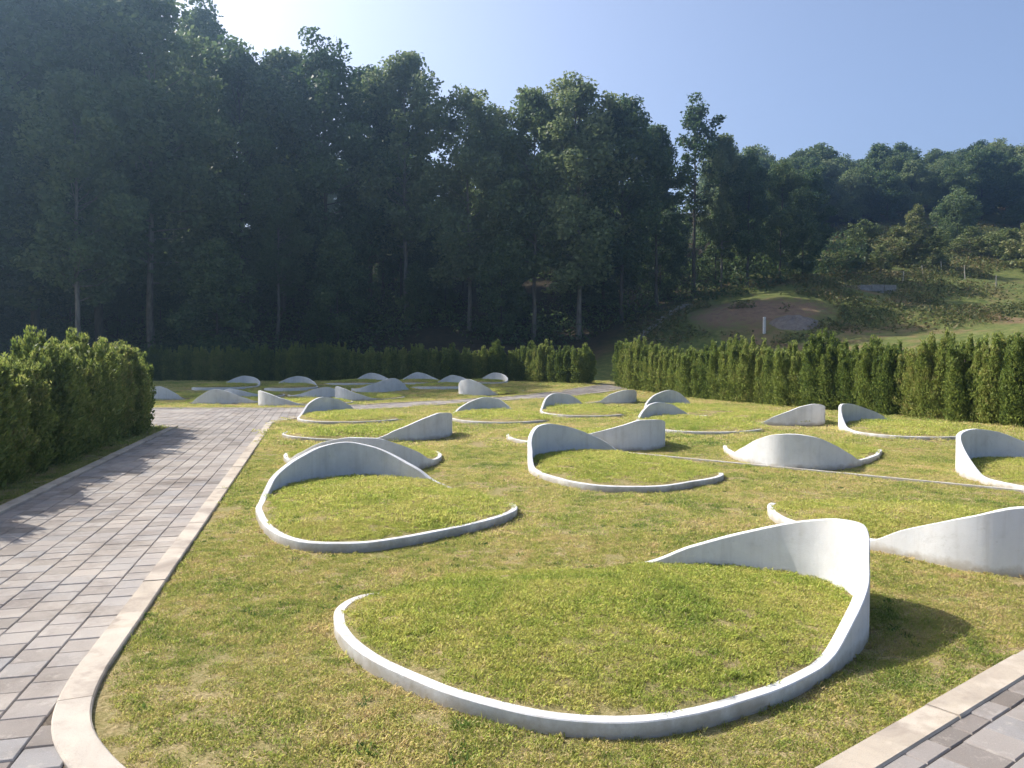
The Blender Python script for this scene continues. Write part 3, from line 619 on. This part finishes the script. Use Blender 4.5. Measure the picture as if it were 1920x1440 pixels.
def thuja_mesh(seed, H=2.0, wd=.62, nsp=9000):
    """bushy arborvitae: many upright leaders, each a loose plume of flat sprays."""
    q = np.random.RandomState(seed); V, Fc = [], []
    tube(V, Fc, [(0, 0, -.2), (0.01, 0, .5), (0, .02, 1.3), (0.02, 0, H * .9)], [.045, .04, .028, .008], 6)
    C, Dr, S = [], [], []
    nl = 20
    for k in range(nl):
        a = k * 2.4 + q.normal(0, .3); rr = wd * .80 * math.sqrt((k + .3) / nl); lx, ly = rr * math.cos(a), rr * math.sin(a)
        lh = H * (1.0 - .30 * (rr / wd) ** 2) * q.uniform(.86, 1.05); pr = q.uniform(.17, .27); m = nsp // nl
        z0 = q.uniform(0.0, .12); z = z0 + (lh - z0) * q.rand(m) ** .85; f = z / lh; aa = q.rand(m) * 6.283
        r_ = pr * np.clip(1.15 - f ** 2.2, .12, 1) * (.55 + .45 * q.rand(m)) * (1 + .25 * np.sin(f * 17 + k))
        sw = .55 + .45 * f                                         # leaders lean out from a common foot
        C.append(np.stack([lx * sw + r_ * np.cos(aa), ly * sw + r_ * np.sin(aa), z], 1))
        ox = lx / (rr + 1e-6) * .35; oy = ly / (rr + 1e-6) * .35
        Dr.append(np.stack([np.cos(aa) * .5 + ox, np.sin(aa) * .5 + oy, np.full(m, .9)], 1))
        t = 16; zt = lh + q.rand(t) * .10; C.append(np.stack([lx + q.normal(0, .03, t), ly + q.normal(0, .03, t), zt], 1)); Dr.append(np.stack([q.normal(0, .2, t), q.normal(0, .2, t), np.full(t, 1.2)], 1))
    fol = quads_mesh('foliage', leaf_quads(np.concatenate(C), .082, .030, q, .3, np.concatenate(Dr)), 4, M_thuja)
    tm = bpy.data.meshes.new('stem'); tm.from_pydata(V, [], Fc); tm.materials.append(M_bark)
    return tm, fol, H

# ------------------------------------------------------------------ arborvitae hedges
TH = [thuja_mesh(i, 2.0, .62, 21000) for i in range(5)]
rh = random.Random(11)
def hedge(pts, spacing, hh, label_fn, group, sx=1.0):
    line = resample(pts, spacing)
    for i, p in enumerate(line):
        h = hh(i / (len(line) - 1)) if callable(hh) else hh
        lab = label_fn(i, len(line))
        plant('arborvitae', TH[rh.randrange(5)], p[0] + rh.gauss(0, .05), p[1] + rh.gauss(0, .05), h * rh.uniform(.86, 1.1), rh.uniform(0, 6.28), lab, 'shrub', group, sx * rh.uniform(.93, 1.08), ('stem', 'foliage'))
ORD = ['first', 'second', 'third', 'fourth', 'fifth', 'sixth', 'seventh', 'eighth', 'ninth', 'tenth', 'eleventh', 'twelfth', 'thirteenth', 'fourteenth', 'fifteenth', 'sixteenth', 'seventeenth', 'eighteenth', 'nineteenth', 'twentieth']
ORD += ['twenty-' + w for w in ORD[:9]] + ['thirtieth'] + ['thirty-' + w for w in ORD[:9]]
lh_ = lambda i, n: 'end arborvitae of the left hedge, beside the path junction' if i == n - 1 else '%s arborvitae of the left hedge counted from its end at the path junction' % ORD[n - 1 - i]
hedge([P(1.5, PW + 1.05), P(14.85, PW + 0.95)], .78, lambda t: float(np.interp(t, [0, .35, .55, .85, 1.0], [1.7, 1.75, 2.02, 2.12, 1.86])), lh_, 'left hedge by the path', 1.12)
bh_ = lambda i, n: 'sunlit last arborvitae of the back hedge, at the hedge gap' if i == n - 1 else '%s arborvitae of the back hedge counted from the hedge gap' % ORD[n - 1 - i]
hedge([(-26, 42.8), (-8, 42.8), (0.9, 42.2), (1.9, 40.2), (3.6, 38.9)], .86, 2.05, bh_, 'back hedge below the forest', 1.08)
rh_ = lambda i, n: 'first arborvitae of the long right hedge, beside the hedge gap' if i == 0 else '%s arborvitae of the long right hedge counted from the hedge gap' % ORD[i]
hedge([(5.5, 37.0), (12.35, 17.8), (14.6, 11.4)], .74, 2.2, rh_, 'long right hedge', 1.10)

# ------------------------------------------------------------------ forest trees
OAK = [tree_mesh(100, 20, .24, 4.1, 22000), tree_mesh(101, 20, .30, 3.6, 19000), tree_mesh(102, 20, .20, 4.6, 24000), tree_mesh(103, 20, .26, 3.9, 21000)]
PALE = [tree_mesh(120, 20, .30, 3.8, 19000, leafm=M_pale, bark=M_palebark), tree_mesh(121, 20, .25, 4.2, 21000, leafm=M_pale, bark=M_palebark)]
SPARSE = [tree_mesh(130, 20, .45, 2.8, 5200, leafm=M_oak, clumps=26)]
YOUNG = [tree_mesh(140, 9, .12, 2.5, 9000, .26, .17, clumps=34), tree_mesh(141, 9, .16, 2.2, 8000, .26, .17, clumps=34)]
ROUND = [tree_mesh(150 + i, 11, .16, 3.4, 10000, .34, .24, leafm=[M_oak, M_pale, M_oak][i], clumps=40) for i in range(3)]
rt = random.Random(5)
def colx(px, y): return (px - 960) / 1440.0 * y
def top_h(py, x, y): return 1.6 + (672 - py) / 1440.0 * y - float(terrain(x, y))
FRONT = [  # column in the photograph, distance, height of the tip, mesh, width, label
 (-150, 46, -160, OAK[2], 1.1, 'tall broadleaf tree outside the left picture edge'),
 (-40, 45, -110, OAK[0], 1.1, 'tallest hazy tree at the left picture edge'),
 (70, 49, -70, OAK[2], 1.1, 'tall hazy tree in the top left corner'),
 (140, 43.8, 135, PALE[0], 1.0, 'pale topped lower tree in front of the tall trees at left'),
 (190, 51, -50, OAK[1], 1.15, 'tall hazy tree behind the pale topped one'),
 (285, 51, 0, PALE[1], 1.05, 'tall tree with a light crown touching the top edge'),
 (385, 60, 14, OAK[3], .8, 'tree whose knobbly tip stands out against the bright sky'),
 (455, 57, 92, OAK[0], 1.0, 'dark rounded tree right of the knobbly tip'),
 (530, 59, 96, PALE[0], 1.0, 'tree with thin pale trunk and two pointed tips'),
 (620, 57, 100, OAK[2], .95, 'broad dark tree left of the airy crown'),
 (690, 61, 130, OAK[1], 1.0, 'dark tree filling the dip left of the airy crown'),
 (765, 59, 98, PALE[0], .92, 'airy light crowned tree rising above its neighbours'),
 (880, 58, 166, PALE[1], .95, 'light green tree left of the deep notch, slim bare trunk below'),
 (930, 63, 215, OAK[3], .9, 'darker tree behind the deep notch in the treeline'),
 (1000, 57, 170, PALE[0], .92, 'narrow light crown just right of the deep notch'),
 (1085, 56, 146, PALE[1], 1.05, 'large full light green crown in the middle with a straight trunk'),
 (1165, 56.5, 185, OAK[0], .95, 'full tree forming the right shoulder of the large crown'),
 (1230, 58, 235, OAK[1], .9, 'dark tree below the sparse see through crown'),
 (1298, 60, 196, SPARSE[0], 1.05, 'sparse see through tree standing alone against the sky'),
 (1350, 60.5, 252, PALE[0], .8, 'small pale rounded crown right of the sparse tree'),
 (1400, 59.5, 290, OAK[3], .9, 'dark tree where the skyline drops to the far hill'),
 (1460, 60.5, 305, OAK[2], .95, 'dark tree at the right end of the near forest'),
 (1515, 62.5, 320, OAK[0], .95, 'last dark tree of the near forest above the clearing'),
]
for px, y, py, var, sx, lab in FRONT:
    x = round(colx(px, y), 2); plant('broadleaf_tree', var, x, y, top_h(py, x, y), rt.uniform(0, 6.28), lab, 'tree', 'trees along the forest edge', sx)
def edge_x(y): return np.interp(y, [44, 50, 54, 56, 58, 62, 66, 80, 100], [-22, -16, -4, 9, 17, 25.5, 28, 34, 43])
def ok_forest(x, y): return x < edge_x(y)
sky_px = [(-400, -120), (0, -60), (250, 10), (420, 110), (500, 130), (700, 160), (900, 215), (1100, 200), (1250, 270), (1450, 315), (1700, 300), (2100, 280)]
n = 0; placed = [(colx(f[0], f[1]), f[1]) for f in FRONT]
while n < 62:                                           # deeper rows
    y = rt.uniform(54, 100); px = rt.uniform(-420, 1580); x = colx(px, y)
    if not ok_forest(x, y) or any((x - a) ** 2 + (y - b) ** 2 < 8.5 for a, b in placed): continue
    lim = top_h(np.interp(px, [a for a, b in sky_px], [b for a, b in sky_px]) + rt.uniform(60, 190), x, y)
    if lim < 8: continue
    placed.append((x, y)); n += 1
    plant('broadleaf_tree', rt.choice(OAK + PALE[:1]), x, y, min(lim, 22), rt.uniform(0, 6.28), 'dark broadleaf tree deep inside the forest mass', 'tree', 'trees deep in the forest', rt.uniform(.9, 1.15))
n = 0
while n < 80:                                           # understorey
    y = rt.uniform(45.5, 80); px = rt.uniform(-300, 1560); x = colx(px, y)
    if not (x < edge_x(y) + 3) or any((x - a) ** 2 + (y - b) ** 2 < 2.0 for a, b in placed): continue
    placed.append((x, y)); n += 1
    plant('young_tree', rt.choice(YOUNG), x, y, rt.uniform(3.5, 8.5), rt.uniform(0, 6.28), 'dark young tree of the forest understorey', 'tree', 'understorey of the forest', rt.uniform(.9, 1.25))
n = 0; hill = []
while n < 190:                                          # far wooded hill on the right
    y = 88 + 62 * rt.random() ** 1.4; px = rt.uniform(1330, 2100); x = colx(px, y)
    if any((x - a) ** 2 + (y - b) ** 2 < 8.5 for a, b in hill): continue
    hill.append((x, y)); n += 1
    plant('hill_tree', rt.choice(ROUND), x, y, rt.uniform(6.2, 9.2), rt.uniform(0, 6.28), 'round crowned tree on the far wooded hill', 'tree', 'trees on the far hill', rt.uniform(.95, 1.2))

# ------------------------------------------------------------------ clearing beyond the right hedge
def pt(px, y): x = round(colx(px, y), 2); return x, y, float(terrain(x, y))
SH = [tree_mesh(160 + i, 4, .05, 1.5, 3200, .20, .13, leafm=M_shrub, bark=M_palebark, clumps=26) for i in range(3)]
POINT = tree_mesh(170, 8, .10, 1.25, 4500, .22, .12, leafm=M_shrub, bark=M_palebark, clumps=44)
for px, y, h, var, sx, nm, lab in [
    (1585, 64, 1.7, SH[0], 1.9, 'shrub', 'low pale shrub at the foot of the forest beside the earth bank'),
    (1612, 67, 3.6, SH[1], 1.1, 'shrub', 'thin bush left of the pointed light green tree'),
    (1648, 63, 2.0, SH[2], 1.3, 'shrub', 'small bush above the grey retaining wall'),
    (1680, 65, 3.6, SH[0], 1.1, 'shrub', 'leafy bush touching the left side of the pointed tree'),
    (1712, 65, 5.4, POINT, 1.25, 'young_tree', 'pointed light green young tree in the clearing'),
    (1745, 64, 3.8, SH[1], 1.1, 'shrub', 'leafy bush touching the right side of the pointed tree'),
    (1788, 74, 6.2, ROUND[1], 1.1, 'young_tree', 'grey green round tree behind the clearing bushes'),
    (1815, 70, 3.0, SH[2], 1.4, 'shrub', 'spreading bush below the grey green round tree'),
    (1852, 69, 3.0, SH[0], 1.3, 'shrub', 'bush in the middle of the row along the clearing'),
    (1888, 66, 3.4, SH[1], 1.3, 'shrub', 'brownish tall bush near the right picture edge'),
    (1928, 63, 4.2, SH[2], 1.2, 'shrub', 'tall bush cut by the right picture edge')]:
    x, y, z = pt(px, y); plant(nm, var, x, y, h, rt.uniform(0, 6.28), lab, 'tree' if nm == 'young_tree' else 'shrub', 'bushes in the clearing', sx)
M_stone = mat_plain('drain_stone', (0.18, 0.17, 0.155), (0.34, 0.33, 0.30), 6); M_gravel = mat_plain('gravel_grey', (0.11, 0.095, 0.085), (0.23, 0.205, 0.18), 5)
M_stake = mat_plain('weathered_stake', (0.42, 0.38, 0.32), (0.62, 0.58, 0.52), 8)
def boxy(cx_, cy_, z0, z1, lx, ly, rz, taper=0.0):
    V = []; ca, sa = math.cos(rz), math.sin(rz)
    for z, k in ((z0, 1.0), (z1, 1.0 - taper)):
        for ax, ay in ((-1, -1), (1, -1), (1, 1), (-1, 1)):
            u, v = ax * lx / 2 * k, ay * ly / 2 * k; V.append((cx_ + u * ca - v * sa, cy_ + u * sa + v * ca, z))
    return V, [(0, 3, 2, 1), (4, 5, 6, 7), (0, 1, 5, 4), (1, 2, 6, 5), (2, 3, 7, 6), (3, 0, 4, 7)]
dr = empty('stone_drain', pt(1200, 53)); tag(dr, 'pale stone lined drain running diagonally up beside the earth bank', 'drain')
a0 = np.array(pt(1196, 52.5)[:2]); a1 = np.array(pt(1292, 56.8)[:2])
for i in range(13):
    q = a0 + (a1 - a0) * i / 12; z = float(terrain(*q)); v, f = boxy(q[0] - dr.location.x, q[1] - dr.location.y, z - .3 - dr.location.z, z + rt.uniform(.06, .16) - dr.location.z, .5, .42, math.atan2(*(a1 - a0)[::-1]) + rt.gauss(0, .08), .12)
    mesh_obj('drain_slab', v, f, M_stone, dr)
# gravel heap
x, y, z = pt(1492, 49.5); V, Fc = [(0, 0, .62)], []; q = np.random.RandomState(3); n = 26
for g, rr in enumerate((.35, .9, 1.5, 2.1)):
    for i in range(n): a = 6.2832 * i / n; k = 1 + q.normal(0, .07); V.append((1.15 * rr * k * math.cos(a), rr * k * math.sin(a), .62 * (1 - (rr / 2.15) ** 1.3) + q.normal(0, .05) - (.35 if g == 3 else 0)))
for i in range(n): Fc.append((0, 1 + i, 1 + (i + 1) % n))
for g in range(3):
    for i in range(n): j = (i + 1) % n; Fc.append((1 + g * n + i, 1 + (g + 1) * n + i, 1 + (g + 1) * n + j, 1 + g * n + j))
V = [(a_ * .8, b_ * .8, c_ * .8) for a_, b_, c_ in V]; o = mesh_obj('gravel_heap', V, Fc, M_gravel, smooth_shade=True); o.location = (x, y, z)
for v_ in o.data.vertices: v_.co.z += float(terrain(x + v_.co.x, y + v_.co.y)) - z
tag(o, 'pale grey gravel heap just above the right hedge', 'heap')
x, y, z = pt(1432, 48.5); pr_ = empty('marker_post', (x, y, z)); tag(pr_, 'short white marker post left of the gravel heap', 'post')
v, f = boxy(0, 0, -.3, .95, .14, .14, .4, .08); mesh_obj('post_shaft', v, f, M_conc, pr_); v, f = boxy(0, 0, .952, 1.02, .17, .17, .4, .5); mesh_obj('post_cap', v, f, M_conc, pr_)
# retaining wall of grey blocks in the clearing
x, y, z = pt(1632, 57.5); rw = empty('block_wall', (x, y, z)); tag(rw, 'low grey block retaining wall in the clearing below the bushes', 'wall', None, 'thing')
for r_ in range(2):
    for c_ in range(3):
        v, f = boxy(-.95 + c_ * .92 + (.46 if r_ % 2 else 0), r_ * .12, -.5 + r_ * .52, -.02 + r_ * .52 + rt.uniform(-.03, .0), .88, .5, 0, .03); mesh_obj('block', v, f, M_stone, rw)
for px, y, h in ((1690, 60, .9), (1728, 61, .9), (1762, 62, 1.1), (1806, 60.5, 1.1), (1864, 57, 1.0)):
    x, y, z = pt(px, y); v, f = boxy(0, 0, -.3, h, .06, .06, rt.uniform(0, 1.5), .3); o = mesh_obj('stake', v, f, M_stake); o.location = (x, y, z); o.rotation_euler = (rt.gauss(0, .06), rt.gauss(0, .06), 0)
    tag(o, {1690: 'pale stake below the pointed tree', 1728: 'pale stake right of the pointed tree trunk', 1762: 'thin pale stake in the brown weeds', 1806: 'tallest thin pale stake in the brown weeds', 1864: 'lone pale stake on the bank near the right edge'}[px], 'stake', 'stakes in the clearing')

# ------------------------------------------------------------------ undergrowth and weeds
q = np.random.RandomState(21)
def weeds(name, n, xr, yr, cond, size, hgt, mat, label):
    x = q.uniform(*xr, n); y = q.uniform(*yr, n); k = cond(x, y); x, y = x[k], y[k]
    cl = vnoise(x, y, .35, 31); k = q.rand(len(x)) < smooth(.2, .6, cl); x, y, cl = x[k], y[k], cl[k]
    C = np.stack([x, y, terrain(x, y) + q.rand(len(x)) ** 1.5 * hgt * (.3 + cl)], 1)
    o = bpy.data.objects.new(name, quads_mesh(name, leaf_quads(C, size, size * .45, q, .5), 4, mat)); COL.objects.link(o); tag(o, label, name, None, 'stuff')
M_field = mat_leaf('field_weed', [(0.28, (0.06, 0.09, 0.025)), (0.45, (0.13, 0.15, 0.045)), (0.6, (0.22, 0.17, 0.075)), (0.75, (0.30, 0.20, 0.11))], 0.35, 0.25)
weeds('undergrowth', 120000, (-55, 34), (45.5, 84), lambda x, y: x < edge_x(y) + 2.5, .34, 1.7, M_oak, 'dark undergrowth covering the forest floor')
weeds('weeds', 170000, (8, 75), (46, 90), lambda x, y: (x > edge_x(y) - 1) & ((np.hypot((x - 17) / 5, (y - 52.6) / 4.0) > 1) | (vnoise(x, y, .8, 44) > .72)) & (hedge_dist(x, y) > 4), .26, .55, M_field, 'rough weeds and grass over the clearing slope')

# ------------------------------------------------------------------ haze
zt_ = 64.0; zb_ = -6.0
V = [(sx_ * 430, y_, z_) for z_ in (zb_, zt_) for sx_, y_ in ((-1, -170), (1, -170), (1, 630), (-1, 630))]
hz = mesh_obj('haze', V, [(0, 3, 2, 1), (4, 5, 6, 7), (0, 1, 5, 4), (1, 2, 6, 5), (2, 3, 7, 6), (3, 0, 4, 7)])
hm = bpy.data.materials.new('haze_air'); hm.use_nodes = True; hm.node_tree.nodes.clear()
pv = hm.node_tree.nodes.new('ShaderNodeVolumePrincipled'); pv.inputs['Color'].default_value = (0.42, 0.68, 1.0, 1); pv.inputs['Density'].default_value = 0.0017; pv.inputs['Anisotropy'].default_value = 0.8
ho = hm.node_tree.nodes.new('ShaderNodeOutputMaterial'); hm.node_tree.links.new(pv.outputs[0], ho.inputs['Volume'])
hz.data.materials.append(hm); tag(hz, 'thin bluish summer haze over the hillside', 'haze', None, 'stuff')
